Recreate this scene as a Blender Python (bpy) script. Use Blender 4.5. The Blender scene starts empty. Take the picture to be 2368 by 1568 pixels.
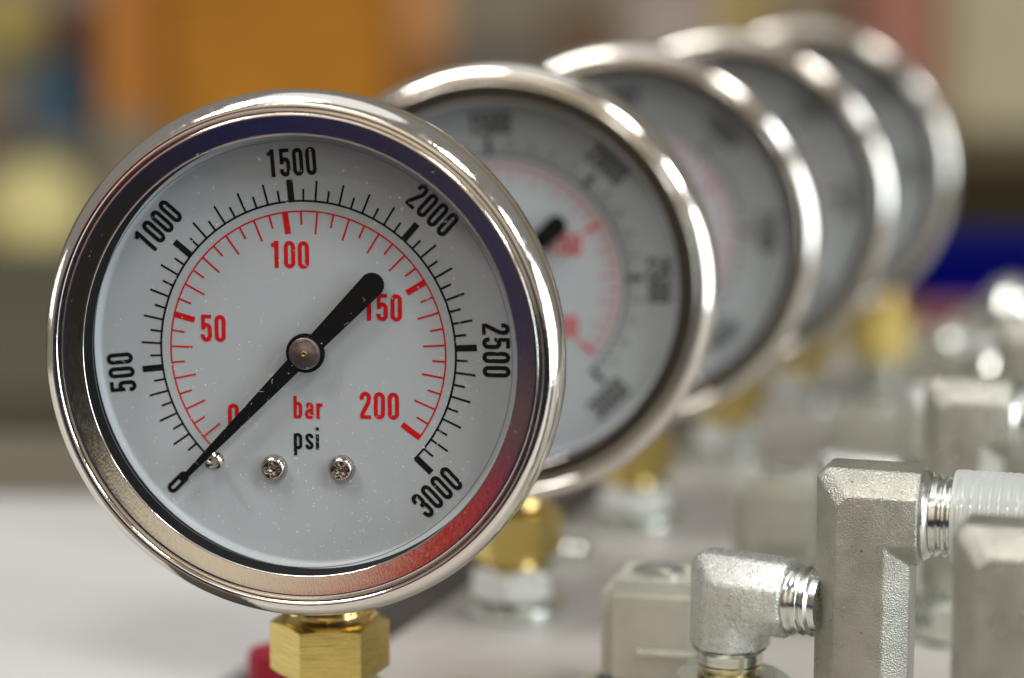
import bpy, bmesh, math, random
from mathutils import Vector, Matrix
random.seed(7)
PI = math.pi
S = 0.034                      # one unit of the layout = gauge radius = 34 mm
C = bpy.context.scene.collection
sc = bpy.context.scene
R = math.radians

# ------------------------------------------------------------------ camera
PITCH = R(9.0); CH = 3.226; FPX = 5920.0
cam = bpy.data.cameras.new('camera'); co = bpy.data.objects.new('camera', cam); C.objects.link(co)
co.location = (0, 0, CH*S); co.rotation_euler = (R(90)-PITCH, 0, 0)
cam.lens = 90; cam.sensor_width = 36; cam.clip_start = 0.02; cam.clip_end = 60
cam.dof.use_dof = True; cam.dof.focus_distance = 9.70*S; cam.dof.aperture_fstop = 8.8
sc.camera = co
FW = Vector((0, math.cos(PITCH), -math.sin(PITCH))); UP = Vector((0, math.sin(PITCH), math.cos(PITCH)))
def at(px, py, d):             # a point of the place (layout units) seen at px,py of a 2368 wide view, d deep
    return Vector((0, 0, CH)) + d*(FW + Vector((1, 0, 0))*(px-1184)/FPX + UP*(784-py)/FPX)

# ------------------------------------------------------------------ light
w = bpy.data.worlds.new('World'); sc.world = w; w.use_nodes = True
bg = w.node_tree.nodes['Background']; bg.inputs[0].default_value = (1.0, 0.965, 0.91, 1); bg.inputs[1].default_value = 0.24
GC = Vector((-0.7956, 9.483, 1.6575))      # centre of the nearest gauge
YAW = R(10.1)
GX = Vector((math.cos(YAW), -math.sin(YAW), 0)); GY = Vector((math.sin(YAW), math.cos(YAW), 0)); GZ = Vector((0, 0, 1))
def lamp(az, phi, dist, rad, power, col=(1, 0.97, 0.93)):
    a, p = R(az), R(phi)
    d = (GX*math.cos(a) + GZ*math.sin(a))*math.sin(p) - GY*math.cos(p)
    l = bpy.data.lights.new('spot_or_fill_lamp', 'AREA'); l.shape = 'DISK'; l.size = 2*rad*S; l.energy = power; l.color = col
    o = bpy.data.objects.new('spot_or_fill_lamp', l); C.objects.link(o)
    o.location = (GC + d*dist)*S; o.rotation_euler = (-d).to_track_quat('-Z', 'Y').to_euler()
lamp(124, 67, 46, 4.0, 7.5)
lamp(57, 67, 46, 4.2, 8.5)
lamp(186, 98, 60, 16, 5.0, (1, 0.97, 0.92))  # soft fill added from the left to brighten the left rim
lamp(32, 67, 46, 3.8, 7.0, (0.90, 0.95, 1))
lamp(17, 74, 60, 1.8, 2.0)
lamp(8, 74, 60, 1.4, 1.4)
lamp(94, 90, 60, 22, 4.5, (0.97, 0.98, 1))  # broad overhead fill added to brighten upward faces
lamp(1, 76, 60, 20, 30.0, (0.86, 0.95, 1))  # large cool side fill added to brighten right faces of the fittings
wl = bpy.data.lights.new('wall_fill', 'AREA'); wl.shape = 'DISK'; wl.size = 1.0; wl.energy = 22; wl.color = (1, 0.93, 0.82)  # unseen lamp added to brighten the wall that the rims mirror
wo = bpy.data.objects.new('wall_fill', wl); C.objects.link(wo); wo.location = (-18*S, -34*S, 46*S)
wo.rotation_euler = Vector((-8, -26, -40)).to_track_quat('-Z', 'Y').to_euler()
bl = bpy.data.lights.new('board_fill', 'AREA'); bl.shape = 'DISK'; bl.size = 0.5; bl.energy = 9; bl.color = (1, 0.97, 0.92)  # unseen lamp added to light the coloured boards behind the camera
bo = bpy.data.objects.new('board_fill', bl); C.objects.link(bo); bo.location = (-14*S, 4*S, 34*S)
bo.rotation_euler = Vector((-1, -17, -33)).to_track_quat('-Z', 'Y').to_euler()
sc.view_settings.view_transform = 'Standard'; sc.view_settings.look = 'None'
sc.view_settings.exposure = 0; sc.view_settings.gamma = 1
sc.cycles.max_bounces = 8; sc.cycles.transparent_max_bounces = 12
sc.cycles.sample_clamp_indirect = 2.0
sc.cycles.use_denoising = True

# ------------------------------------------------------------------ materials
def lin(c):
    r = []
    for v in c[:3]:
        v /= 255.0
        r.append(v/12.92 if v <= 0.04045 else ((v+0.055)/1.055)**2.4)
    return tuple(r)
def mat(name, col, rough=0.5, metal=0.0, spec=0.5, bump=0.0, bscale=60, var=0.0, vscale=8, rvar=0.0, stretch=None, detail=4, coat=0, dark=None, dscale=30, dthr=0.7):
    m = bpy.data.materials.new(name); m.use_nodes = True; nt = m.node_tree; N = nt.nodes; L = nt.links
    b = N['Principled BSDF']; b.inputs['Base Color'].default_value = (*col, 1); b.inputs['Roughness'].default_value = rough
    b.inputs['Metallic'].default_value = metal; b.inputs['Specular IOR Level'].default_value = spec
    if coat: b.inputs['Coat Weight'].default_value = coat; b.inputs['Coat Roughness'].default_value = 0.05
    tc = N.new('ShaderNodeTexCoord'); mp = N.new('ShaderNodeMapping'); L.new(tc.outputs['Object'], mp.inputs[0])
    k = 1.0/S
    mp.inputs['Scale'].default_value = tuple(k*s for s in (stretch or (1, 1, 1)))
    def noise(sca, det=detail):
        n = N.new('ShaderNodeTexNoise'); n.inputs['Scale'].default_value = sca; n.inputs['Detail'].default_value = det
        L.new(mp.outputs[0], n.inputs['Vector']); return n
    colsock = None
    if var:
        n = noise(vscale); mx = N.new('ShaderNodeMixRGB'); mx.blend_type = 'MIX'
        mr = N.new('ShaderNodeMapRange'); mr.inputs[1].default_value = 0.3; mr.inputs[2].default_value = 0.7
        L.new(n.outputs[0], mr.inputs[0]); L.new(mr.outputs[0], mx.inputs[0])
        mx.inputs[1].default_value = (*[c*(1-var) for c in col], 1); mx.inputs[2].default_value = (*[min(1, c*(1+var)) for c in col], 1)
        colsock = mx.outputs[0]
    if dark:
        n = noise(dscale, 2); mr = N.new('ShaderNodeMapRange'); mr.inputs[1].default_value = dthr; mr.inputs[2].default_value = dthr+0.04
        L.new(n.outputs[0], mr.inputs[0]); mx = N.new('ShaderNodeMixRGB'); L.new(mr.outputs[0], mx.inputs[0])
        if colsock: L.new(colsock, mx.inputs[1])
        else: mx.inputs[1].default_value = (*col, 1)
        mx.inputs[2].default_value = (*dark, 1); colsock = mx.outputs[0]
    if colsock: L.new(colsock, b.inputs['Base Color'])
    if rvar:
        n = noise(vscale*1.7+3); mr = N.new('ShaderNodeMapRange')
        mr.inputs[1].default_value = 0.35; mr.inputs[2].default_value = 0.7
        mr.inputs[3].default_value = max(0.02, rough-rvar); mr.inputs[4].default_value = rough+rvar
        L.new(n.outputs[0], mr.inputs[0]); L.new(mr.outputs[0], b.inputs['Roughness'])
    if bump:
        n = noise(bscale); bm = N.new('ShaderNodeBump'); bm.inputs['Strength'].default_value = bump; bm.inputs['Distance'].default_value = 0.01*S
        L.new(n.outputs[0], bm.inputs['Height']); L.new(bm.outputs[0], b.inputs['Normal'])
    return m
M = {}
M['bezel'] = mat('polished_steel', (0.80, 0.76, 0.70), 0.10, 1, rvar=0.07, vscale=14, bump=0.03, bscale=90, detail=8)
M['flange'] = mat('brushed_steel', (0.74, 0.70, 0.63), 0.13, 1, rvar=0.04, vscale=20, bump=0.05, bscale=110, stretch=(2.6, 1, 0.7), detail=8)
M['lip'] = mat('bright_lip', (0.9, 0.88, 0.82), 0.08, 1)
M['gasket'] = mat('black_rubber', (0.003, 0.003, 0.003), 0.6, spec=0.1)
M['case'] = mat('case_black', (0.09, 0.075, 0.062), 0.4)
M['dial'] = mat('dial_enamel', (0.385, 0.415, 0.438), 0.38, var=0.012, vscale=5, dark=(0.2, 0.2, 0.2), dscale=90, dthr=0.80)
M['black'] = mat('black_ink', (0.004, 0.005, 0.004), 0.6, spec=0.2, var=0.5, vscale=120, dark=(0.12, 0.12, 0.12), dscale=110, dthr=0.82)
M['red'] = mat('red_ink', (0.52, 0.003, 0.004), 0.55, spec=0.25, var=0.1, vscale=90, dark=(0.55, 0.2, 0.2), dscale=120, dthr=0.83)
M['pointer'] = mat('black_lacquer', (0.003, 0.003, 0.0035), 0.5, spec=0.2, dark=(0.16, 0.12, 0.08), dscale=60, dthr=0.76)
M['hub'] = mat('hub_steel', (0.34, 0.30, 0.28), 0.34, 1, bump=0.1, bscale=90, var=0.2, vscale=50)
M['screw'] = mat('screw_steel', (0.50, 0.46, 0.40), 0.16, 1)
M['dust'] = mat('dust', (0.85, 0.84, 0.80), 0.9)
M['brass'] = mat('brass', (0.76, 0.60, 0.20), 0.24, 1, rvar=0.06, vscale=20, bump=0.10, bscale=14, stretch=(0.5, 0.5, 9), var=0.18, detail=6)
M['brass_round'] = mat('turned_brass', (0.80, 0.58, 0.22), 0.16, 1, bump=0.06, bscale=10, stretch=(0.2, 0.2, 12), var=0.1)
M['pale_gold'] = mat('pale_gold_steel', (0.72, 0.66, 0.45), 0.2, 1)
M['zinc'] = mat('zinc_steel', (0.70, 0.72, 0.68), 0.22, 1, rvar=0.08, vscale=9, bump=0.05, bscale=30)
M['cast'] = mat('cast_zinc', (0.41, 0.405, 0.36), 0.34, 0.85, rvar=0.08, vscale=7, bump=0.55, bscale=150, var=0.16, detail=3, dark=(0.05, 0.04, 0.02), dscale=34, dthr=0.735)
M['cast_bright'] = mat('cast_zinc_bright', (0.70, 0.72, 0.69), 0.30, 0.85, rvar=0.12, vscale=40, bump=0.6, bscale=150, var=0.10, detail=3)
M['olive'] = mat('passivated_steel', (0.60, 0.60, 0.53), 0.45, 0.35, rvar=0.1, bump=0.2, bscale=20, var=0.08)
M['plate'] = mat('machined_plate', (0.39, 0.37, 0.345), 0.5, 0.1, var=0.08, vscale=1.2, bump=0.1, bscale=10, rvar=0.1)
M['paper'] = mat('white_paper', (0.52, 0.515, 0.51), 0.7, var=0.03, vscale=0.35)
M['table'] = mat('dark_table', lin((110, 106, 90)), 0.6, var=0.15, vscale=0.4)
M['redplastic'] = mat('red_plastic', (0.26, 0.001, 0.018), 0.5)
M['cable'] = mat('black_cable', (0.02, 0.018, 0.016), 0.5)
M['copper'] = mat('copper', (0.85, 0.4, 0.2), 0.2, 1)
M['sticker'] = mat('sticker', (0.75, 0.74, 0.7), 0.5)

def window_material():
    m = bpy.data.materials.new('window_glass'); m.use_nodes = True; nt = m.node_tree; N = nt.nodes; L = nt.links
    N.remove(N['Principled BSDF']); out = N['Material Output']
    t = N.new('ShaderNodeBsdfTransparent'); t.inputs[0].default_value = (0.985, 0.99, 0.99, 1)
    g = N.new('ShaderNodeBsdfGlossy'); g.inputs['Roughness'].default_value = 0.03
    lw = N.new('ShaderNodeLayerWeight'); lw.inputs[0].default_value = 0.5
    pw = N.new('ShaderNodeMath'); pw.operation = 'POWER'; pw.inputs[1].default_value = 5; L.new(lw.outputs['Facing'], pw.inputs[0])
    fr = N.new('ShaderNodeMath'); fr.operation = 'MULTIPLY_ADD'; fr.inputs[1].default_value = 0.96; fr.inputs[2].default_value = 0.016; L.new(pw.outputs[0], fr.inputs[0])
    mx = N.new('ShaderNodeMixShader'); L.new(fr.outputs[0], mx.inputs[0]); L.new(t.outputs[0], mx.inputs[1]); L.new(g.outputs[0], mx.inputs[2])
    L.new(mx.outputs[0], out.inputs[0]); return m
M['glass'] = window_material()
def cap_material():
    m = bpy.data.materials.new('milky_plastic'); m.use_nodes = True; nt = m.node_tree; N = nt.nodes; L = nt.links
    b = N['Principled BSDF']; b.inputs['Base Color'].default_value = (0.66, 0.69, 0.67, 1); b.inputs['Roughness'].default_value = 0.33
    b.inputs['Transmission Weight'].default_value = 0.0; b.inputs['Specular IOR Level'].default_value = 0.5
    t = N.new('ShaderNodeBsdfTransparent'); tr = N.new('ShaderNodeBsdfTranslucent'); tr.inputs[0].default_value = (0.8, 0.82, 0.81, 1)
    m1 = N.new('ShaderNodeMixShader'); m1.inputs[0].default_value = 0.35; L.new(b.outputs[0], m1.inputs[1]); L.new(tr.outputs[0], m1.inputs[2])
    m2 = N.new('ShaderNodeMixShader'); m2.inputs[0].default_value = 0.42; L.new(m1.outputs[0], m2.inputs[1]); L.new(t.outputs[0], m2.inputs[2])
    L.new(m2.outputs[0], N['Material Output'].inputs[0]); return m
M['cap'] = cap_material()

# ------------------------------------------------------------------ object helpers
def tag(o, label=None, cat=None, group=None, kind=None):
    if label: o['label'] = label
    if cat: o['category'] = cat
    if group: o['group'] = group
    if kind: o['kind'] = kind
    return o
def empty(name, loc, rz=0.0, **k):
    o = bpy.data.objects.new(name, None); C.objects.link(o); o.location = Vector(loc)*S; o.rotation_euler = (0, 0, rz)
    o.empty_display_size = 0.01
    return tag(o, **k)
class MB:
    def __init__(s): s.v = []; s.f = []
    def add(s, vs, fs):
        n = len(s.v); s.v += [tuple(v) for v in vs]; s.f += [tuple(i+n for i in f) for f in fs]
    def build(s, name, m, parent=None, smooth=False, sharp=35, kind=None):
        me = bpy.data.meshes.new(name); me.from_pydata([tuple(c*S for c in v) for v in s.v], [], s.f)
        bm = bmesh.new(); bm.from_mesh(me); bmesh.ops.recalc_face_normals(bm, faces=bm.faces)
        for f in bm.faces: f.smooth = smooth
        if smooth:
            for e in bm.edges:
                if len(e.link_faces) == 2 and e.calc_face_angle(0) > R(sharp): e.smooth = False
        bm.to_mesh(me); bm.free()
        me.materials.append(m)
        o = bpy.data.objects.new(name, me); C.objects.link(o)
        if parent: o.parent = parent
        if kind: o['kind'] = kind
        return o
def lathe(mb, prof, axis='y', n=96, origin=(0, 0, 0), closed=False, rfun=None):
    # prof: list of (radius, position along the axis)
    ox, oy, oz = origin; vs = []; fs = []
    for i in range(n):
        a = 2*PI*i/n; c, s_ = math.cos(a), math.sin(a)
        for j, (r, h) in enumerate(prof):
            rr = r*(rfun(j, a) if rfun else 1)
            if axis == 'y': vs.append((ox+rr*c, oy+h, oz+rr*s_))
            elif axis == 'z': vs.append((ox+rr*c, oy+rr*s_, oz+h))
            else: vs.append((ox+h, oy+rr*c, oz+rr*s_))
    m = len(prof)
    for i in range(n):
        k = (i+1) % n
        for j in range(m-1):
            fs.append((i*m+j, i*m+j+1, k*m+j+1, k*m+j))
        if closed: fs.append((i*m+m-1, i*m, k*m, k*m+m-1))
    mb.add(vs, fs)
def box(mb, x0, x1, y0, y1, z0, z1, b=0.0):
    if b <= 0:
        vs = [(x, y, z) for x in (x0, x1) for y in (y0, y1) for z in (z0, z1)]
        mb.add(vs, [(0, 1, 3, 2), (4, 6, 7, 5), (0, 4, 5, 1), (2, 3, 7, 6), (0, 2, 6, 4), (1, 5, 7, 3)]); return
    bm = bmesh.new(); bmesh.ops.create_cube(bm, size=1)
    for v in bm.verts: v.co = Vector(((x0+x1)/2+v.co.x*(x1-x0), (y0+y1)/2+v.co.y*(y1-y0), (z0+z1)/2+v.co.z*(z1-z0)))
    bmesh.ops.bevel(bm, geom=bm.edges[:], offset=b, segments=2, affect='EDGES')
    bm.verts.index_update(); mb.add([v.co[:] for v in bm.verts], [[v.index for v in f.verts] for f in bm.faces]); bm.free()
def sweep(mb, path, sect, caps=True):
    # path: points in the xz plane (y=0); sect: (side, y) outline; mitred
    n = len(sect); rings = []
    P = [Vector((p[0], 0, p[1])) for p in path]
    for i, p in enumerate(P):
        d0 = (P[i]-P[i-1]).normalized() if i > 0 else None
        d1 = (P[i+1]-P[i]).normalized() if i < len(P)-1 else None
        t = (d0+d1).normalized() if d0 and d1 else (d0 or d1)
        nrm = Vector((-t.z, 0, t.x)); ref = d0 or d1
        k = 1.0/max(0.3, abs(Vector((-ref.z, 0, ref.x)).dot(nrm)))
        rings.append([(p+nrm*s*k+Vector((0, y, 0)))[:] for s, y in sect])
    vs = [v for r in rings for v in r]; fs = []
    for i in range(len(rings)-1):
        for j in range(n):
            a = i*n+j; b = i*n+(j+1) % n; fs.append((a, b, b+n, a+n))
    if caps: fs.append(tuple(range(n))); fs.append(tuple(range((len(rings)-1)*n, len(rings)*n)))
    mb.add(vs, fs)
def tube(mb, pts, r, n=10):
    rings = []
    P = [Vector(p) for p in pts]
    for i, p in enumerate(P):
        t = (P[min(i+1, len(P)-1)]-P[max(i-1, 0)]).normalized()
        a = t.cross(Vector((0, 0, 1)) if abs(t.z) < 0.9 else Vector((1, 0, 0))).normalized(); b = t.cross(a)
        rings.append([(p+(a*math.cos(q)+b*math.sin(q))*r)[:] for q in [2*PI*k/n for k in range(n)]])
    vs = [v for r_ in rings for v in r_]; fs = []
    for i in range(len(rings)-1):
        for j in range(n): fs.append((i*n+j, i*n+(j+1) % n, (i+1)*n+(j+1) % n, (i+1)*n+j))
    fs.append(tuple(range(n))); fs.append(tuple(range((len(rings)-1)*n, len(rings)*n))); mb.add(vs, fs)
def octo(w, c):                 # octagon: overall width w, corner cut c
    h = w/2
    return [(-h+c, -h), (h-c, -h), (h, -h+c), (h, h-c), (h-c, h), (-h+c, h), (-h, h-c), (-h, -h+c)]
def hexprism(mb, rc, z0, z1, ch, rot=0.0, x=0, y=0):
    # hexagon bar with chamfered ends: corners cut by a cone, faces arched
    K = 8; n = 6*K; ap = rc*math.cos(PI/6)
    def rad(a):
        q = (a % (PI/3))-PI/6; return ap/math.cos(q)
    rows = []
    for (zz, mode) in ((z0, 0), (z0, 1), (z1, 1), (z1, 0)):
        ring = []
        for i in range(n):
            a = 2*PI*i/n; r = rad(a)
            if mode == 0: ring.append((ap*0.93*math.cos(a+rot)+x, ap*0.93*math.sin(a+rot)+y, zz))
            else:
                dz = max(0, (r-ap*0.93))*0.55*ch
                z = zz+dz if zz == z0 else zz-dz
                ring.append((r*math.cos(a+rot)+x, r*math.sin(a+rot)+y, z))
        rows.append(ring)
    vs = [v for r in rows for v in r]; fs = []
    for i in range(3):
        for j in range(n): fs.append((i*n+j, i*n+(j+1) % n, (i+1)*n+(j+1) % n, (i+1)*n+j))
    fs.append(tuple(range(n))); fs.append(tuple(range(3*n, 4*n))); mb.add(vs, fs)
def copy_tree(o, parent=None):
    c = o.copy(); C.objects.link(c); c.parent = parent
    for ch in [x for x in bpy.data.objects if x.parent == o]: copy_tree(ch, c)
    return c

# ------------------------------------------------------------------ lettering: stroked glyphs, height 1
def arc(cx, cy, rx, ry, a0, a1, n=9):
    return [(cx+rx*math.cos(R(a0+(a1-a0)*i/n)), cy+ry*math.sin(R(a0+(a1-a0)*i/n))) for i in range(n+1)]
T = 0.150
GL = {
 '0': [(arc(.21, .79, .135, .14, 180, 0)+arc(.21, .21, .135, .14, 0, -180)+[(.075, .79)], T)],
 '1': [([(.245, 0), (.245, 1.0)], .155), ([(.225, .93), (.15, .855), (.05, .825)], .14)],
 '2': [([(.078, .70)]+arc(.21, .79, .135, .14, 180, 0)+[(.345, .70), (.33, .62), (.09, .16), (.085, .065)], T), ([(.02, .065), (.42, .065)], .13)],
 '3': [([(.075, .71)]+arc(.21, .79, .135, .14, 180, 0)+[(.345, .66)]+arc(.21, .64, .135, .11, 0, -80, 6), T),
       ([(.14, .53)]+arc(.21, .40, .135, .115, 80, 0, 6)+arc(.21, .21, .135, .14, 0, -180)+[(.075, .29)], T)],
 '5': [([(.40, .935), (.085, .935), (.085, .44)], .14), (arc(.215, .49, .13, .125, 150, 0)+arc(.21, .21, .135, .14, 0, -180)+[(.075, .27)], T)],
 'b': [([(.08, 0), (.08, 1.0)], .15), ([(.12, .665)]+arc(.21, .535, .12, .13, 90, 0, 6)+arc(.21, .185, .12, .13, 0, -90, 6)+[(.12, .055)], .145)],
 'a': [([(.085, .54)]+arc(.205, .54, .12, .115, 180, 0)+[(.325, 0)], .15), ([(.30, .385), (.2, .36)]+arc(.19, .2, .115, .15, 90, 270, 10)+[(.29, .07)], .14)],
 'r': [([(.08, 0), (.08, .70)], .15), ([(.09, .55), (.15, .615), (.31, .63)], .14)],
 'p': [([(.08, -.30), (.08, .70)], .15), ([(.12, .645)]+arc(.21, .525, .12, .12, 90, 0, 6)+arc(.21, .175, .12, .12, 0, -90, 6)+[(.12, .055)], .145)],
 's': [([(.325, .50)]+arc(.205, .54, .12, .105, 10, 180)+[(.085, .50), (.12, .42), (.30, .25), (.325, .19)]+arc(.205, .165, .12, .105, 0, -180)+[(.085, .21)], .145)],
 'i': [([(.08, 0), (.08, .70)], .15), ([(.08, .85), (.08, 1.0)], .15)],
}
ADV = {'0': .525, '1': .525, '2': .525, '3': .525, '5': .525, 'b': .53, 'a': .53, 'r': .40, 'p': .53, 's': .50, 'i': .3}
def ribbon(mb, pts, t, y, xf):
    P = []
    for p in pts:
        p = Vector(p)
        if not P or (p-P[-1]).length > 1e-4: P.append(p)
    closed = (P[0]-P[-1]).length < 1e-3
    if closed: P.pop()
    n = len(P); vs = []
    for i, p in enumerate(P):
        d0 = (P[i]-P[i-1]).normalized() if (i > 0 or closed) else None
        d1 = (P[(i+1) % n]-P[i]).normalized() if (i < n-1 or closed) else None
        tt = ((d0+d1).normalized() if d0 and d1 else (d0 or d1))
        nr = Vector((-tt.y, tt.x)); ref = d0 or d1; k = 1/max(0.6, abs(Vector((-ref.y, ref.x)).dot(nr)))
        for s_ in (-1, 1):
            q = p+nr*s_*t/2*k; X, Z = xf(q.x, q.y); vs.append((X, y, Z))
    fs = [(2*i, 2*i+1, 2*((i+1) % n)+1, 2*((i+1) % n)) for i in range(n if closed else n-1)]
    mb.add(vs, fs)
YD = 0.120                      # depth of the dial face behind the rim plane
def text(word, x0, z0, h, ang, m, parent, wf=1.0):
    mb = MB(); ca, sa = math.cos(R(ang)), math.sin(R(ang)); cur = 0
    for k, ch in enumerate(word):
        for q, (pts, t) in enumerate(GL[ch]):
            def xf(u, v, cur=cur): return (x0+h*(wf*(u+cur)*ca-v*sa), z0+h*(wf*(u+cur)*sa+v*ca))
            dense = []
            for a, b in zip(pts, pts[1:]):
                nn = max(1, int(((a[0]-b[0])**2+(a[1]-b[1])**2)**.5/0.06))
                for i in range(nn): dense.append((a[0]+(b[0]-a[0])*i/nn+random.uniform(-.004, .004), a[1]+(b[1]-a[1])*i/nn))
            dense.append(pts[-1])
            if pts[0] == pts[-1] or (Vector(pts[0])-Vector(pts[-1])).length < 1e-3: dense[-1] = dense[0]
            ribbon(mb, dense, t, YD-0.0016-0.0005*q, xf)
        cur += ADV[ch]
    return mb.build('lettering', m, parent)

# ------------------------------------------------------------------ the gauge
def make_gauge():
    root = empty('pressure_gauge', (0, 0, 0))
    # bezel, revolved around the local y axis; -y faces the viewer
    mb = MB()
    prof = [(0.90, 0.17), (0.96, 0.165), (0.988, 0.14), (0.998, 0.10), (1.0, 0.05), (1.0, 0.0), (0.9985, -0.010), (0.995, -0.020), (0.988, -0.031), (0.979, -0.042),
            (0.969, -0.052), (0.959, -0.060), (0.950, -0.0645), (0.942, -0.066), (0.936, -0.064), (0.931, -0.057), (0.927, -0.047)]
    lathe(mb, prof, n=192); bez = mb.build('bezel', M['bezel'], root, True, 60)
    mb = MB(); lathe(mb, [(0.927, -0.047), (0.922, -0.048), (0.917, -0.058), (0.912, -0.0605), (0.905, -0.0595), (0.885, -0.0556), (0.862, -0.0511), (0.846, -0.0480), (0.840, -0.0468)], n=192)
    mb.build('flange', M['flange'], bez, True, 60)
    mb = MB(); lathe(mb, [(0.840, -0.047), (0.8375, -0.0475), (0.835, -0.046), (0.8345, -0.042), (0.836, -0.038)], n=192)
    mb.build('lip', M['lip'], bez, True, 80)
    mb = MB(); lathe(mb, [(0.836, -0.038), (0.838, 0.0), (0.838, 0.088)], n=128); mb.build('gasket', M['gasket'], root, True)
    mb = MB(); lathe(mb, [(0.0, -0.012), (0.837, -0.012)], n=128); glass = mb.build('window', M['glass'], root, True)
    mb = MB(); lathe(mb, [(0.8095, -0.008), (0.8125, -0.008)], n=192); mb.build('window_edge', mat('edge_line', (0.12, 0.13, 0.13), 0.4), glass)
    # case
    mb = MB(); lathe(mb, [(0.90, 0.17), (0.88, 0.18), (0.87, 0.56), (0.83, 0.62), (0.3, 0.64), (0.0, 0.64)], n=96); mb.build('case', M['case'], root, True)
    # dial: flat face turned up at the edge
    mb = MB(); lathe(mb, [(0.838, 0.088), (0.836, 0.096), (0.833, 0.105), (0.828, 0.112), (0.820, 0.118), (0.812, YD), (0.4, YD), (0.0, YD)], n=128)
    dial = mb.build('dial', M['dial'], root, True, 60)
    ox, oz = -0.004, -0.002
    def tick(mb, a, r0, r1, wd, dy):
        c, s_ = math.cos(R(a)), math.sin(R(a))
        def pt(r, t): return (ox+r*c-t*s_, YD-dy, oz+r*s_+t*c)
        mb.add([pt(r0, -wd/2), pt(r1, -wd/2), pt(r1, wd/2), pt(r0, wd/2)], [(0, 1, 2, 3)])
    def ring(mb, r0, r1, a0, a1, dy):
        n = 160; vs = []
        for i in range(n+1):
            a = R(a0+(a1-a0)*i/n)
            for r in (r0, r1): vs.append((ox+r*math.cos(a), YD-dy, oz+r*math.sin(a)))
        mb.add(vs, [(2*i, 2*i+1, 2*i+3, 2*i+2) for i in range(n)])
    def pa(p): return 187.5-(p-500)*0.09224
    mb = MB(); ring(mb, 0.5725, 0.5805, 225.5, pa(3000)-0.9, 0.0012)
    for p in range(150, 3001, 50):
        maj = p % 500 == 0
        tick(mb, pa(p), 0.5775, (0.658 if maj else 0.655 if p % 100 == 0 else 0.6215), 0.0245 if maj else 0.0078, 0.0016 if maj else 0.0014)
    mb.build('psi_scale', M['black'], dial)
    mb = MB(); ring(mb, 0.5345, 0.5405, 224.5, -36.9, 0.0012)
    def ba(b): return 98.5-(b-100)*1.345
    for b in range(0, 201, 5):
        if ba(b) > 224: continue
        maj = b % 50 == 0
        tick(mb, ba(b), (0.455 if maj else 0.4515 if b % 10 == 0 else 0.486), 0.5375, 0.0225 if maj else 0.0068, 0.0016 if maj else 0.0014)
    mb.build('bar_scale', M['red'], dial)
    k = 0.105
    text('1500', -0.148, 0.660, k, 4.2, M['black'], dial, 0.92)
    text('1000', -0.607, 0.357, k, 49.5, M['black'], dial, 0.94)
    text('2000', 0.378, 0.576, k, -42.4, M['black'], dial, 0.94)
    text('2500', 0.672, 0.127, k, -89.0, M['black'], dial, 0.98)
    text('3000', 0.463, -0.633, k, 44.3, M['black'], dial, 0.94)
    text('500', -0.681, -0.172, k, 96.5, M['black'], dial, 0.98)
    text('0', -0.472, -0.504, k, 135.0, M['black'], dial, 0.94)
    kr = 0.1035
    text('100', -0.1435, 0.3175, kr, 0, M['red'], dial)
    text('50', -0.421, 0.0275, kr, 0, M['red'], dial)
    text('150', 0.214, 0.1245, kr, 0, M['red'], dial)
    text('200', 0.200, -0.252, kr, 0, M['red'], dial)
    text('0', -0.320, -0.314, kr, 0, M['red'], dial)
    text('bar', -0.0600, -0.259, 0.086, 0, M['red'], dial, 0.98)
    text('psi', -0.0610, -0.3785, 0.086, 0, M['black'], dial, 0.98)
    # screws with cross recess
    for i, (x, z, rot) in enumerate(((-0.139, -0.4557, 10), (0.1280, -0.4490, 35))):
        mb = MB()
        def rf(j, a, rot=rot): return 1 if j < 6 else 1+0.30*math.cos(4*(a-R(rot)))
        lathe(mb, [(0.053, 0.0), (0.0515, -0.014), (0.047, -0.025), (0.040, -0.032), (0.036, -0.0345), (0.034, -0.035), (0.029, -0.033), (0.020, -0.018), (0.011, -0.015), (0.008, -0.021), (0.0, -0.022)],
              n=48, origin=(x, YD, z), rfun=rf)
        mb.build('screw', M['screw'], dial, True, 30)
    mb = MB(); lathe(mb, [(0.034, 0), (0.033, -0.008), (0.024, -0.014), (0.0185, -0.02), (0.0165, -0.075), (0.0155, -0.09), (0.010, -0.094), (0.0, -0.094)], n=32, origin=(-0.372, YD, -0.434))
    mb.build('stop_pin', M['screw'], dial, True, 40)
    # pointer
    a = R(-134.3); YP = 0.074
    mb = MB(); out = []
    hr = 0.0755
    def on(u, t): return (u*math.cos(a)-t*math.sin(a), u*math.sin(a)+t*math.cos(a))
    outline = [(0.716, -0.0100), (0.716, 0.0100)]
    outline += [(0.075*math.cos(R(q)), 0.0755*math.sin(R(q))) for q in range(24, 154, 8)]
    outline += [(-0.372+0.047*math.cos(R(q)), 0.047*math.sin(R(q))) for q in range(94, 267, 9)]
    outline += [(0.075*math.cos(R(q)), -0.0755*math.sin(R(q))) for q in range(153, 23, -8)]
    n = len(outline); vs = [(on(u, t)[0], YP, on(u, t)[1]) for u, t in outline]+[(on(u, t)[0], YP+0.010, on(u, t)[1]) for u, t in outline]
    mb.add(vs, [tuple(range(n)), tuple(range(n, 2*n))]+[(i, (i+1) % n, (i+1) % n+n, i+n) for i in range(n)])
    ptr = mb.build('pointer', M['pointer'], root)
    mb = MB(); lathe(mb, [(0.061, YP), (0.0605, YP-0.012), (0.058, YP-0.0135), (0.0535, YP-0.0135), (0.0525, YP-0.016), (0.030, YP-0.0175), (0.013, YP-0.0215), (0.0, YP-0.022)], n=64)
    mb.build('hub', M['hub'], ptr, True, 40)
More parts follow.
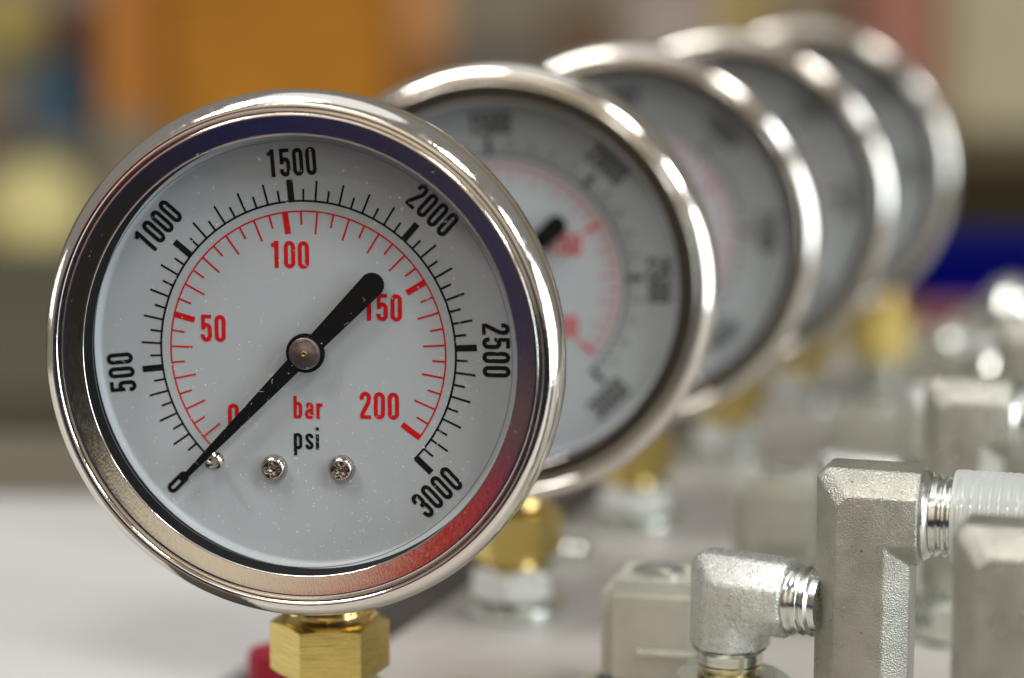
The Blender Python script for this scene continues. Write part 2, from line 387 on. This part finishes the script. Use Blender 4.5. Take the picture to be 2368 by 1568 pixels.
    mb = MB(); lathe(mb, [(0.0125, YP-0.0205), (0.0115, YP-0.027), (0.008, YP-0.028), (0.004, YP-0.0265), (0, YP-0.026)], n=24); mb.build('hub_pin', M['brass'], ptr, True, 40)
    # brass connection
    ys = 0.48; xs = -0.02; cz = GC.z
    mb = MB(); lathe(mb, [(0.172, 0.75-cz+0.25), (0.170, 0.560-cz), (0.172, 0.550-cz), (0.193, 0.529-cz), (0.185, 0.515-cz)], 'z', 64, (xs, ys, 0)); mb.build('stem', M['brass_round'], root, True)
    mb = MB(); hexprism(mb, 0.2395, 0.304-cz, 0.520-cz, 0.55, R(4.5)+YAW, xs, ys); mb.build('hex_nut', M['brass'], root, True, 20)
    mb = MB(); lathe(mb, [(0.15, 0.36-cz), (0.15, 0.24-cz)], 'z', 48, (xs, ys, 0)); mb.build('thread', M['brass_round'], root, True)
    return root, glass

def dust(glass):
    mb = MB(); rnd = random.Random(3)
    def spot():
        while True:
            x, z = rnd.uniform(-.8, .8), rnd.uniform(-.8, .8)
            if x*x+z*z > .64: continue
            p = 0.25+0.75*max(0, (-z+0.1))
            if math.hypot(x-0.22, z+0.62) < 0.25: p = 1
            if rnd.random() < p: return x, z
    for i in range(900):
        x, z = spot(); r = 0.0006+0.0019*rnd.random()**2; a0 = rnd.random()*6
        mb.add([(x+r*math.cos(a0+q*PI/2)*rnd.uniform(.7, 1.3), -0.0128, z+r*math.sin(a0+q*PI/2)) for q in range(4)], [(0, 1, 2, 3)])
    for i in range(120):
        x, z = spot(); d = rnd.random()*6.3; cv = rnd.uniform(-1.2, 1.2); t = rnd.uniform(.0003, .0008); pts = []
        for q in range(7):
            pts.append((x, z)); x += .0035*math.cos(d); z += .0035*math.sin(d); d += cv*rnd.random()
        ribbon(mb, pts, t, -0.0130, lambda u, v: (u, v))
    for i in range(26):     # specks caught on the bezel lip and flange
        a = rnd.uniform(0, 6.28); r = rnd.uniform(.842, .90); s_ = rnd.uniform(.0008, .002)
        mb.add([(r*math.cos(a)+s_*math.cos(q*PI/2), -0.0575, r*math.sin(a)+s_*math.sin(q*PI/2)) for q in range(4)], [(0, 1, 2, 3)])
    return mb.build('dust', M['dust'], glass, kind='stuff')

STEP = Vector((0.747, 2.045, 0)); KS = [0, 0.97, 1.87, 2.74, 3.64]
g0, glass0 = make_gauge()
dust(glass0)
G_LAB = ['steel rimmed pressure gauge nearest the camera with its white dial in sharp focus',
         'second pressure gauge from the front, slightly blurred, partly hidden by the sharp one',
         'third pressure gauge in the receding row, between the second and fourth',
         'fourth pressure gauge in the receding row, its dial a grey blur',
         'farthest and most blurred pressure gauge at the upper right end of the row']
gauges = [g0]
for i in range(1, 5): gauges.append(copy_tree(g0))
for i, g in enumerate(gauges):
    g.location = (GC+STEP*KS[i])*S; g.rotation_euler = (0, 0, -YAW+R([0, -1.0, 1.2, -0.8, 1.5][i])); g.name = 'pressure_gauge'
    tag(g, G_LAB[i], 'gauge', 'pressure gauges in a receding row')

# ------------------------------------------------------------------ fittings on the manifold
ORD = ['nearest', 'second', 'third', 'fourth', 'farthest']
stem0 = GC+GY*0.48
def make_adapter():
    root = empty('hex_adapter', (0, 0, 0))
    mb = MB(); hexprism(mb, 0.215, 0.08, 0.262, 1.3, R(20)); mb.build('hex_body', M['zinc'], root, True, 20)
    mb = MB(); lathe(mb, [(0.0, 0.0), (0.235, 0.0), (0.24, 0.03), (0.235, 0.06), (0.18, 0.075), (0.0, 0.08)], 'z', 48); mb.build('washer', M['zinc'], root, True)
    return root
ad = make_adapter(); ads = [ad]+[copy_tree(ad) for _ in range(4)]
for i, o in enumerate(ads):
    p = stem0+STEP*KS[i]; o.location = (p.x*S, p.y*S, 0.002*S); o.name = 'hex_adapter'
    tag(o, 'silver hex adapter under the brass nut of the %s gauge' % ORD[i], 'fitting', 'hex adapters under the gauges')

bf = at(2040, 700, 18.1)
fit = empty('brass_fitting', (bf.x, bf.y, 0.003), label='short brass hex fitting at the far end of the plate beside the farthest gauge', cat='fitting')
mb = MB(); hexprism(mb, 0.25, 0.25, 0.62, 1.2, R(12)); mb.build('hex_nut', M['brass'], fit, True, 20)
mb = MB(); lathe(mb, [(0, 0), (0.2, 0), (0.2, 0.25), (0, 0.25)], 'z', 32); mb.build('base_collar', M['zinc'], fit, True)
mb = MB(); lathe(mb, [(0.16, 0.62), (0.16, 0.75), (0.13, 0.78), (0, 0.78)], 'z', 32); mb.build('neck', M['brass_round'], fit, True)

def thread_prof(x0, x1, r, pitch, depth):
    p = []; x = x0
    while x < x1-1e-6:
        p += [(r, x+0.0), (r, x+pitch*0.25), (r-depth, x+pitch*0.55), (r-depth, x+pitch*0.75)]; x += pitch
    return p
def make_elbow(w, cut, arm, zc, collar, thread_r, bright=False, name='elbow_fitting', low=0.0, corner=0.035):
    # local frame: leg axis at the origin going up to zc, arm runs to +x, -y faces the viewer
    root = empty(name, (0, 0, 0)); h = w/2
    mb = MB(); sec = octo(w, cut)
    sweep(mb, [(0, low), (0, zc), (arm, zc)], sec)
    bm = bmesh.new(); vv = [bm.verts.new(v) for v in mb.v]
    for f in mb.f: bm.faces.new([vv[k] for k in f])
    bm.edges.ensure_lookup_table(); n = 8; ring = set(vv[n:2*n])
    outer = [e for e in bm.edges if e.verts[0] in ring and e.verts[1] in ring and all((q.co.z-zc) > 0.001 for q in e.verts)]
    bmesh.ops.bevel(bm, geom=outer, offset=corner, segments=1, affect='EDGES')
    bm.verts.index_update(); mb = MB(); mb.add([v.co[:] for v in bm.verts], [[v.index for v in f.verts] for f in bm.faces]); bm.free()
    body = mb.build('elbow_body', M['cast_bright' if bright else 'cast'], root)
    bev = body.modifiers.new('bevel', 'BEVEL'); bev.width = 0.010*S*(1.8 if bright else 1); bev.segments = 3; bev.limit_method = 'ANGLE'; bev.angle_limit = R(25)
    for p in body.data.polygons: p.use_smooth = True
    mb = MB(); r = thread_r
    lathe(mb, [(0, arm), (h*0.93, arm), (h*0.96, arm+0.012), (h*0.90, arm+0.03), (r*0.96, arm+0.036), (r*0.96, arm+0.05)]+thread_prof(arm+0.05, arm+collar, r, 0.034, 0.014)+[(r*0.9, arm+collar+0.02), (0, arm+collar+0.02)], 'x', 64, (0, 0, zc))
    mb.build('thread', M['zinc'], root, True, 50)
    mb = MB()
    lathe(mb, [(0, low-0.06), (h*0.86, low-0.06), (h*0.86, low-0.02), (h*0.98, low), (0, low)], 'z', 48)
    mb.build('lower_collar', M['zinc'], root, True, 40)
    return root
YE = R(17)
def place(o, p, yaw): o.location = Vector((p[0], p[1], p[2]))*S; o.rotation_euler = (0, 0, -yaw)
# tall elbow (sharp at the right)
WA = 0.362
pa_ = at(2006, 1182, 9.80)
eA = make_elbow(WA, 0.089, 0.215, pa_.z, 0.52, 0.156, low=0.25)
mb = MB(); hexprism(mb, 0.28, 0.0, 0.20, 1.2, R(10)); mb.build('swivel_nut', M['zinc'], eA, True, 20)
LA = ['grey cast elbow with pitted surface, sharp at the right, white plastic cap on its end',
      'tall cast elbow just behind the sharp pitted one', 'tall cast elbow, third of its row, blurred near the right edge',
      'tall cast elbow, fourth of its row, strongly blurred', 'tall cast elbow at the far end of its row']
eAs = [eA]+[copy_tree(eA) for _ in range(2)]
for i, o in enumerate(eAs):
    p = Vector((pa_.x, pa_.y, 0))+STEP*KS[i]; place(o, (p.x, p.y, 0.001), YE); o.name = 'elbow_fitting'
    tag(o, LA[i], 'elbow fitting', 'tall cast elbows on the manifold')
# milky caps on the arms
def make_cap(r, ln):
    root = empty('plastic_cap', (0, 0, 0)); prof = [(r*0.93, 0.012), (r*0.985, 0.0), (r, 0.02)]
    x = 0.05
    while x < ln:
        prof += [(r*(1.0+0.006*math.sin(x*9)), x), (r*0.986, x+0.014)]; x += 0.030
    prof += [(r*0.97, ln+0.03), (0, ln+0.035)]
    mb = MB(); lathe(mb, prof, 'x', 64); mb.build('cap_shell', M['cap'], root, True, 40)
    mb = MB(); lathe(mb, [(r*0.86, 0.03)]+[(r*0.86-0.014*(k % 2), 0.04+0.02*k) for k in range(int(ln/0.02)-3)]+[(0, ln-0.02)], 'x', 48); mb.build('cap_lining', M['cap'], root, True, 60)
    return root
dA = Vector((math.cos(YE), -math.sin(YE), 0))
cp = make_cap(0.181, 0.62); cps = [cp, copy_tree(cp), copy_tree(cp)]
for i, o in enumerate(cps):
    p = Vector((pa_.x, pa_.y, pa_.z))+STEP*KS[i]+dA*(0.215+0.118); place(o, p, YE); o.name = 'plastic_cap'
    tag(o, ['milky white plastic cap on the sharp pitted elbow', 'milky plastic cap on the elbow behind the sharp one', 'blurred plastic cap on the third tall elbow at the right edge'][i], 'cap', 'plastic caps on the elbows')
def make_dome():
    root = empty('dome_nut', (0, 0, 0))
    mb = MB(); hexprism(mb, 0.19, 0.0, 0.30, 0.8, R(12)); mb.build('hex_base', M['zinc'], root, True, 20)
    mb = MB(); lathe(mb, [(0.16, 0.29), (0.165, 0.34)]+[(0.165*math.cos(R(t)), 0.36+0.165*math.sin(R(t))) for t in range(0, 91, 10)], 'z', 40); mb.build('dome', M['zinc'], root, True)
    return root
dn = make_dome(); dns = [dn]+[copy_tree(dn) for _ in range(4)]
for o, (px, py, d, sz, lab) in zip(dns, ((2345, 640, 15.6, 1.5, 'bright domed nut at the right edge below the blue crate'), (2215, 745, 16.6, 1.35, 'bright domed nut between the brass fitting and the right edge'),
        (2115, 915, 14.6, 1.1, 'domed nut left of the second tall elbow'),
        (2225, 1290, 12.0, .8, 'small domed nut seen between the two nearest tall elbows'), (2310, 800, 15.0, 1.2, 'domed nut at the right edge above the tall elbow cap'))):
    p = at(px, py, d); o.location = (p.x*S, p.y*S, 0.0035*S); hgt = max(0.15, p.z); o.scale = (sz, sz, hgt/0.525); o.name = 'dome_nut'
    tag(o, lab, 'nut', 'domed nuts among the fittings')
# front right elbow
pc = at(2219, 1187, 8.80)
eC = copy_tree(eA); place(eC, (pc.x+WA/2*0.98, pc.y, 0.0045), YE); eC.name = 'elbow_fitting'
tag(eC, 'slightly blurred cast elbow in the lower right corner, closest to the camera', 'elbow fitting', 'tall cast elbows on the manifold')

# small bright elbows
pb = at(1690, 1365, 10.05); YB = R(30)
eB = make_elbow(0.30, 0.088, 0.27, pb.z, 0.11, 0.135, True, low=0.455)
mb = MB()
for k in range(3): box(mb, -0.075+0.03*k, -0.066+0.03*k, -0.154, -0.149, pb.z-0.11, pb.z-0.05)
mk = MB()
for (x, z0, z1) in ((0.055, -0.10, 0.03),): box(mk, x, x+0.008, -0.006, 0.0, z0, z1)
box(mk, 0.0, 0.055, -0.006, 0.0, -0.105, -0.095)
for q in range(2):
    z = -0.02-0.04*q; mk.add([(0.0, -0.005, z), (0.05, -0.005, z-0.035), (0.05, -0.005, z-0.045), (0.0, -0.005, z-0.01)], [(0, 1, 2, 3)])
mo = mk.build('raised_mark', M['cast_bright'], eB); mo.location = Vector((0.045, -0.151, pb.z))*S
mb = MB(); lathe(mb, thread_prof(0.22, 0.33, 0.12, 0.03, 0.015)[::1] if False else [(r, x) for r, x in thread_prof(0.32, 0.43, 0.13, 0.03, 0.016)], 'z', 48); mb.build('lower_thread', M['pale_gold'], eB, True, 50)
mb = MB(); hexprism(mb, 0.26, 0.03, 0.34, 1.2, R(25)); mb.build('swivel_nut', M['zinc'], eB, True, 20)
mb = MB(); lathe(mb, [(0, 0), (0.28, 0), (0.285, 0.02), (0.27, 0.035), (0, 0.035)], 'z', 48); mb.build('washer', M['zinc'], eB, True)
eBs = [eB]+[copy_tree(eB) for _ in range(3)]
LB = ['short bright elbow with raised casting mark, left of the sharp pitted elbow', 'short bright elbow behind and left of the sharp pitted elbow',
      'short bright elbow, third of its row, very blurred', 'short bright elbow at the far end of its row']
for i, o in enumerate(eBs):
    p = Vector((pb.x, pb.y, 0))+STEP*KS[i]; place(o, (p.x, p.y, 0.0015), YB); o.name = 'elbow_fitting'
    tag(o, LB[i], 'elbow fitting', 'short bright elbows on the manifold')
# round port plugs
pn = at(1522, 1330, 10.70)
pl = empty('port_block', (0, 0, 0)); T0 = pn.z
mb = MB(); box(mb, -0.215, 0.215, -0.19, 0.23, 0.12, T0, 0.055); mb.build('block_body', M['olive'], pl)
mb = MB(); lathe(mb, [(0, 0.0), (0.36, 0.0), (0.365, 0.06), (0.34, 0.10), (0.26, 0.12)], 'z', 64); mb.build('block_flange', M['olive'], pl, True, 30)
mb = MB(); box(mb, -0.06, 0.20, -0.215, -0.192, 0.285, 0.315, 0.008); lt = mb.build('glint_bar', M['zinc'], pl)  # polished bar added in place of a highlight strip on the block
mb = MB(); lathe(mb, [(0.0, T0+0.001), (0.11, T0+0.001), (0.11, T0+0.02), (0.08, T0+0.03), (0, T0+0.03)], 'z', 32, (0, 0.02, 0)); mb.build('top_plug', M['zinc'], pl, True)
pls = [pl]+[copy_tree(pl) for _ in range(4)]
for i, o in enumerate(pls):
    p = Vector((pn.x, pn.y, 0))+STEP*KS[i]; o.location = (p.x*S, p.y*S, 0.0025*S); o.name = 'port_block'; o.rotation_euler = (0, 0, -R(12))
    tag(o, 'squat olive grey steel block, %s in the row between the gauges and the elbows' % ORD[i], 'block', 'port blocks on the manifold')

# ------------------------------------------------------------------ manifold, paper, table
RD = Vector((0.343, 0.939, 0)); RP = Vector((0.939, -0.343, 0)); E0 = Vector((-0.574, 11.6, 0))
mb = MB()
q = [E0-RD*3.9, E0+RD*10.2, E0+RD*10.2+RP*9, E0-RD*3.9+RP*9]
inn = [E0-RD*3.85+RP*0.05, E0+RD*10.15+RP*0.05, E0+RD*10.15+RP*8.95, E0-RD*3.85+RP*8.95]
mb.add([(p.x, p.y, -0.6) for p in q]+[(p.x, p.y, -0.04) for p in q]+[(p.x, p.y, 0) for p in inn],
       [(0, 1, 2, 3), (8, 9, 10, 11)]+[(i, (i+1) % 4, (i+1) % 4+4, i+4) for i in range(4)]+[(i+4, (i+1) % 4+4, (i+1) % 4+8, i+8) for i in range(4)])
mf = mb.build('manifold_plate', M['plate'])
tag(mf, 'thick pale machined manifold plate carrying the gauges and fittings', 'plate')
def cap_screw(x, y, lab):
    o = empty('socket_screw', (x, y, 0.001), label=lab, cat='screw', group='socket screws in the manifold plate')
    mb = MB(); lathe(mb, [(0, 0), (0.10, 0), (0.10, 0.07), (0.09, 0.085), (0.05, 0.085), (0.045, 0.04), (0, 0.04)], 'z', 32); mb.build('screw_head', M['zinc'], o, True, 30)
    mb = MB(); lathe(mb, [(0.10, 0.0), (0.14, 0.0), (0.14, 0.008), (0.10, 0.012)], 'z', 32); mb.build('washer', M['zinc'], o, True)
for (px, d, lab) in ((1330, 13.2, 'small socket screw on the pale plate between the second gauge and the first olive block'),
                     (1560, 16.0, 'small socket screw on the pale plate right of the third gauge nut')):
    q_ = at(px, 784, d); yy = q_.y; cap_screw(q_.x, yy, lab)
TZ = -0.604
mb = MB(); box(mb, -40, 30, 8.4, 29.5, TZ-1.2, TZ); tb = mb.build('table', M['table']); tag(tb, kind='structure')
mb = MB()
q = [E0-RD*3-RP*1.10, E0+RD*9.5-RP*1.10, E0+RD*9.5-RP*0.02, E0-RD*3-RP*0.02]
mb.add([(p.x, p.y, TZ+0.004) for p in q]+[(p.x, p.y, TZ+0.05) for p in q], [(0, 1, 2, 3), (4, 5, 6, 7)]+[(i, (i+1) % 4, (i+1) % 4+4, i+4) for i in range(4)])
tag(mb.build('shade_strip', mat('strip_shade', (0.045, 0.038, 0.032), 0.8)), 'narrow dark strip standing in for shade between the white paper and the pale plate', 'shade strip')  # shade beside the plate put in as a dark strip on the table
mb = MB(); pe = E0-RP*1.15
b0 = pe-RD*2.2; b1 = pe+RD*4.9
mb.add([(b0.x, b0.y, TZ+0.10), (b1.x, b1.y, TZ+0.10), (b1.x-9, b1.y+0.5, TZ+0.10), (b0.x-9, b0.y+0.5, TZ+0.10),
        (b0.x, b0.y, TZ+0.004), (b1.x, b1.y, TZ+0.004), (b1.x-9, b1.y+0.5, TZ+0.004), (b0.x-9, b0.y+0.5, TZ+0.004)],
       [(0, 1, 2, 3), (4, 5, 6, 7)]+[(i, (i+1) % 4, (i+1) % 4+4, i+4) for i in range(4)])
pp = mb.build('paper_stack', M['paper']); tag(pp, 'bright white stack of paper on the table at the lower left', 'paper')
mb = MB(); box(mb, -16, -2.2, 19.5, 28.5, TZ+0.004, TZ+0.35, 0.08); tag(mb.build('dark_tray', mat('tray', lin((74, 71, 57)), 0.7)), 'dark olive tray lying far back on the table at the left edge', 'tray')
# red cap beside the brass nut
pr = at(634, 1496, 11.5)
rc = empty('red_closure', (pr.x, pr.y, TZ+0.105), label='dark red plastic cap standing just left of the front brass nut', cat='cap')
hh = pr.z-TZ-0.105
mb = MB(); lathe(mb, [(0, 0), (0.12, 0), (0.12, hh*0.93), (0.108, hh*0.98), (0.08, hh), (0, hh)], 'z', 40); mb.build('cap_shell', M['redplastic'], rc, True, 30)
mb = MB(); lathe(mb, [(0.12, 0.0), (0.15, 0.0), (0.15, 0.05), (0.12, 0.06)], 'z', 40); mb.build('cap_rim', M['redplastic'], rc, True, 30)

# ------------------------------------------------------------------ blurred background
KB = 1.0/0.80
def bcol(c): return tuple(min(0.85, v*KB) for v in lin(c))
BZ = -3.4
mb = MB(); box(mb, -60, 60, 38, 78, BZ-2, BZ); tag(mb.build('back_bench', mat('bench_top', bcol((112, 106, 88)), 0.6, var=0.1, vscale=.3)), kind='structure')
mb = MB(); box(mb, -90, 90, 80, 81, -22, 40); tag(mb.build('back_wall', mat('wall_paint', bcol((150, 140, 122)), 0.8, var=0.12, vscale=.12)), kind='structure')
def carton(name, px0, px1, top, d, dep, col, label, cat, band=None, bandcol=None, zb=BZ, lid=True, b=0.12):
    a = at(px0, top, d); c = at(px1, top, d); z1 = a.z
    root = empty(name, ((a.x+c.x)/2, a.y+dep/2, zb+0.002), label=label, cat=cat); hw = (c.x-a.x)/2; h = z1-zb
    m = mat(name+'_face', bcol(col), 0.8, spec=0.15, var=0.10, vscale=.6)
    mb = MB(); box(mb, -hw, hw, -dep/2, dep/2, 0, h-0.25 if lid else h, b); mb.build('box_body', m, root)
    if lid:
        mb = MB(); box(mb, -hw-0.03, hw+0.03, -dep/2-0.03, dep/2+0.03, h-0.25, h, 0.05); mb.build('box_lid', m, root)
    if band:
        m2 = mat(name+'_band', bcol(bandcol), 0.6)
        mb = MB(); box(mb, -hw*band[0], hw*band[1], -dep/2-0.05, -dep/2-0.002, h*band[2], h*band[3]); mb.build('printed_label', m2, root)
    return root
carton('cardboard_box', 385, 900, -60, 52, 4, (162, 108, 36), 'large orange brown cardboard box blurred behind the front gauge', 'box')
carton('cardboard_box', 225, 385, -50, 53, 3, (180, 120, 58), 'narrow tan cardboard box left of the large orange one', 'box', band=(.99, .99, .0, .5), bandcol=(130, 122, 100))
carton('cardboard_box', 902, 1030, -50, 54, 3, (188, 138, 88), 'thin tan carton right of the large orange box', 'box')
carton('grey_carton', 1040, 1260, 118, 52, 3, (98, 92, 88), 'low grey carton above the second gauge', 'box')
carton('brown_carton', 1270, 1420, 20, 55, 3, (108, 88, 70), 'dark brown carton behind the third gauge', 'box')
carton('pale_carton', 1440, 1650, -40, 58, 3, (165, 150, 140), 'pale pinkish carton behind the third gauge', 'box')
carton('ochre_carton', 1650, 1770, -60, 60, 3, (176, 156, 100), 'ochre yellow carton at the top edge between pale ones', 'box')
carton('cream_carton', 1780, 1980, -60, 60, 3, (165, 150, 128), 'cream carton at the top edge behind the fourth gauge', 'box')
carton('red_carton', 2000, 2180, -60, 57, 3, (156, 108, 92), 'faded red carton behind the farthest gauge', 'box')
carton('tall_cabinet', 2190, 2500, -120, 58, 5, (172, 163, 134), 'tall beige cabinet at the upper right edge', 'cabinet', band=(.98, .98, .0, .36), bandcol=(92, 82, 56), lid=False)
carton('dark_carton', 2130, 2480, 400, 50, 3, (46, 40, 22), 'dark brown carton above and behind the blue crate', 'box')
cr = at(2130, 585, 24.5); cr2 = at(2500, 722, 24.5); cr2.z = TZ+0.004
crate = empty('blue_crate', ((cr.x+cr2.x)/2, cr.y+1.1, cr2.z), label='deep blue plastic crate at the right edge behind the fittings', cat='crate')
mb = MB(); hw = (cr2.x-cr.x)/2; hz = cr.z-cr2.z; mblue = mat('blue_plastic', (0.0, 0.001, 0.10), 0.8, spec=0.05)
box(mb, -hw, hw, -1.0, 1.0, 0, hz*0.9, 0.06); mb.build('crate_body', mblue, crate)
mb = MB(); box(mb, -hw-.06, hw+.06, -1.05, 1.05, hz*0.9, hz, 0.03); mb.build('crate_rim', mblue, crate)
carton('wooden_board', 2080, 2500, 728, 22.6, 1.0, (112, 70, 64), 'low reddish brown wooden block in front of the blue crate', 'block', lid=False, zb=TZ)
# round things at the left
def ball(px, py, rpx, d, name, col, label, cat, col2=None):
    c = at(px, py, d); r = rpx/FPX*d
    o = empty(name, (c.x, c.y, c.z-r), label=label, cat=cat)
    mb = MB(); lathe(mb, [(r*math.sin(R(t)), r-r*math.cos(R(t))) for t in range(0, 181, 6)], 'z', 48); mb.build('ball_shell', mat(name+'_skin', bcol(col), 0.5, var=0.05, vscale=.5), o, True)
    mb = MB(); lathe(mb, [(r*1.004, r*0.96), (r*1.012, r), (r*1.004, r*1.04)], 'z', 48); mb.build('seam_ring', mat(name+'_seam', bcol(col2 or col), 0.5), o, True)
    return o
ball(80, 498, 128, 49, 'yellow_ball', (200, 188, 128), 'large pale yellow ball blurred at the left edge', 'ball')
ball(20, 60, 95, 56, 'ochre_ball', (165, 146, 82), 'ochre round lantern blurred in the top left corner', 'lantern')
carton('maroon_carton', 120, 225, 10, 58, 3, (112, 76, 72), 'dull maroon carton at the upper left', 'box', band=(.99, .99, .0, .45), bandcol=(110, 104, 88))
carton('slate_carton', 50, 210, 150, 54, 3, (62, 82, 96), 'slate blue carton below the maroon one at the upper left', 'box', band=(.99, .99, .0, .62), bandcol=(112, 108, 92))
carton('beige_carton', 215, 400, 345, 53, 2, (134, 126, 106), 'beige carton standing right of the pale yellow ball', 'box')
carton('beige_carton', -150, 20, 300, 57, 2, (150, 135, 120), 'beige carton at the left edge above the pale yellow ball', 'box')

# ------------------------------------------------------------------ behind the camera: unseen wall and floor, boards added for rim reflections
def board(name, x0, x1, y, z0, z1, col, label=None, cat=None, th=0.5, kind=None, **k):
    mb = MB(); box(mb, x0, x1, y-th, y, z0, z1, 0.05); o = mb.build(name, mat(name+'_paint', col, 0.7, var=0.1, vscale=.2, **k))
    return tag(o, label, cat, kind=kind)
board('front_wall', -120, 80, -60, -22, 60, (0.78, 0.71, 0.60), kind='structure')
board('added_blue_board', -50, -9, -14, -22, 0.9, (0.0, 0.018, 0.24), 'low navy blue board added behind the camera, mirrored in the steel rims', 'mirrored board', dark=(0.14, 0.095, 0.06), dscale=0.22, dthr=0.55)  # added board standing in for dark blue clothes; brown patches mottle its reflection
board('added_dark_board', -8.9, 25, -14, -22, 1.2, (0.022, 0.02, 0.017), 'dark brown board added behind the camera beside the navy board', 'cupboard')  # board added so the left of the rim mirrors near black
board('added_red_board', -20, -11.5, -12, 0.1, 3.9, (0.6, 0.012, 0.012), 'red board added left behind the camera, mirrored in the steel rims', 'banner')  # board added for the red streak mirrored at lower right
board('added_tan_board', -23, -19.5, -13, -3.2, -0.9, (0.42, 0.30, 0.17), 'tan board added on the left behind the camera, a gold patch in the steel rim', 'box')  # board added only for its gold reflection
board('added_brown_board', -19, -14.5, -13, -10, -5, (0.13, 0.10, 0.08), 'brown board added low down behind the camera, mirrored in the steel rim', 'crate')  # board added to vary the mirrored colours at upper right
mb = MB(); box(mb, -120, 120, -80, 100, -24, -22.5); tag(mb.build('floor', mat('floor_concrete', (0.10, 0.09, 0.08), 0.5)), kind='structure')
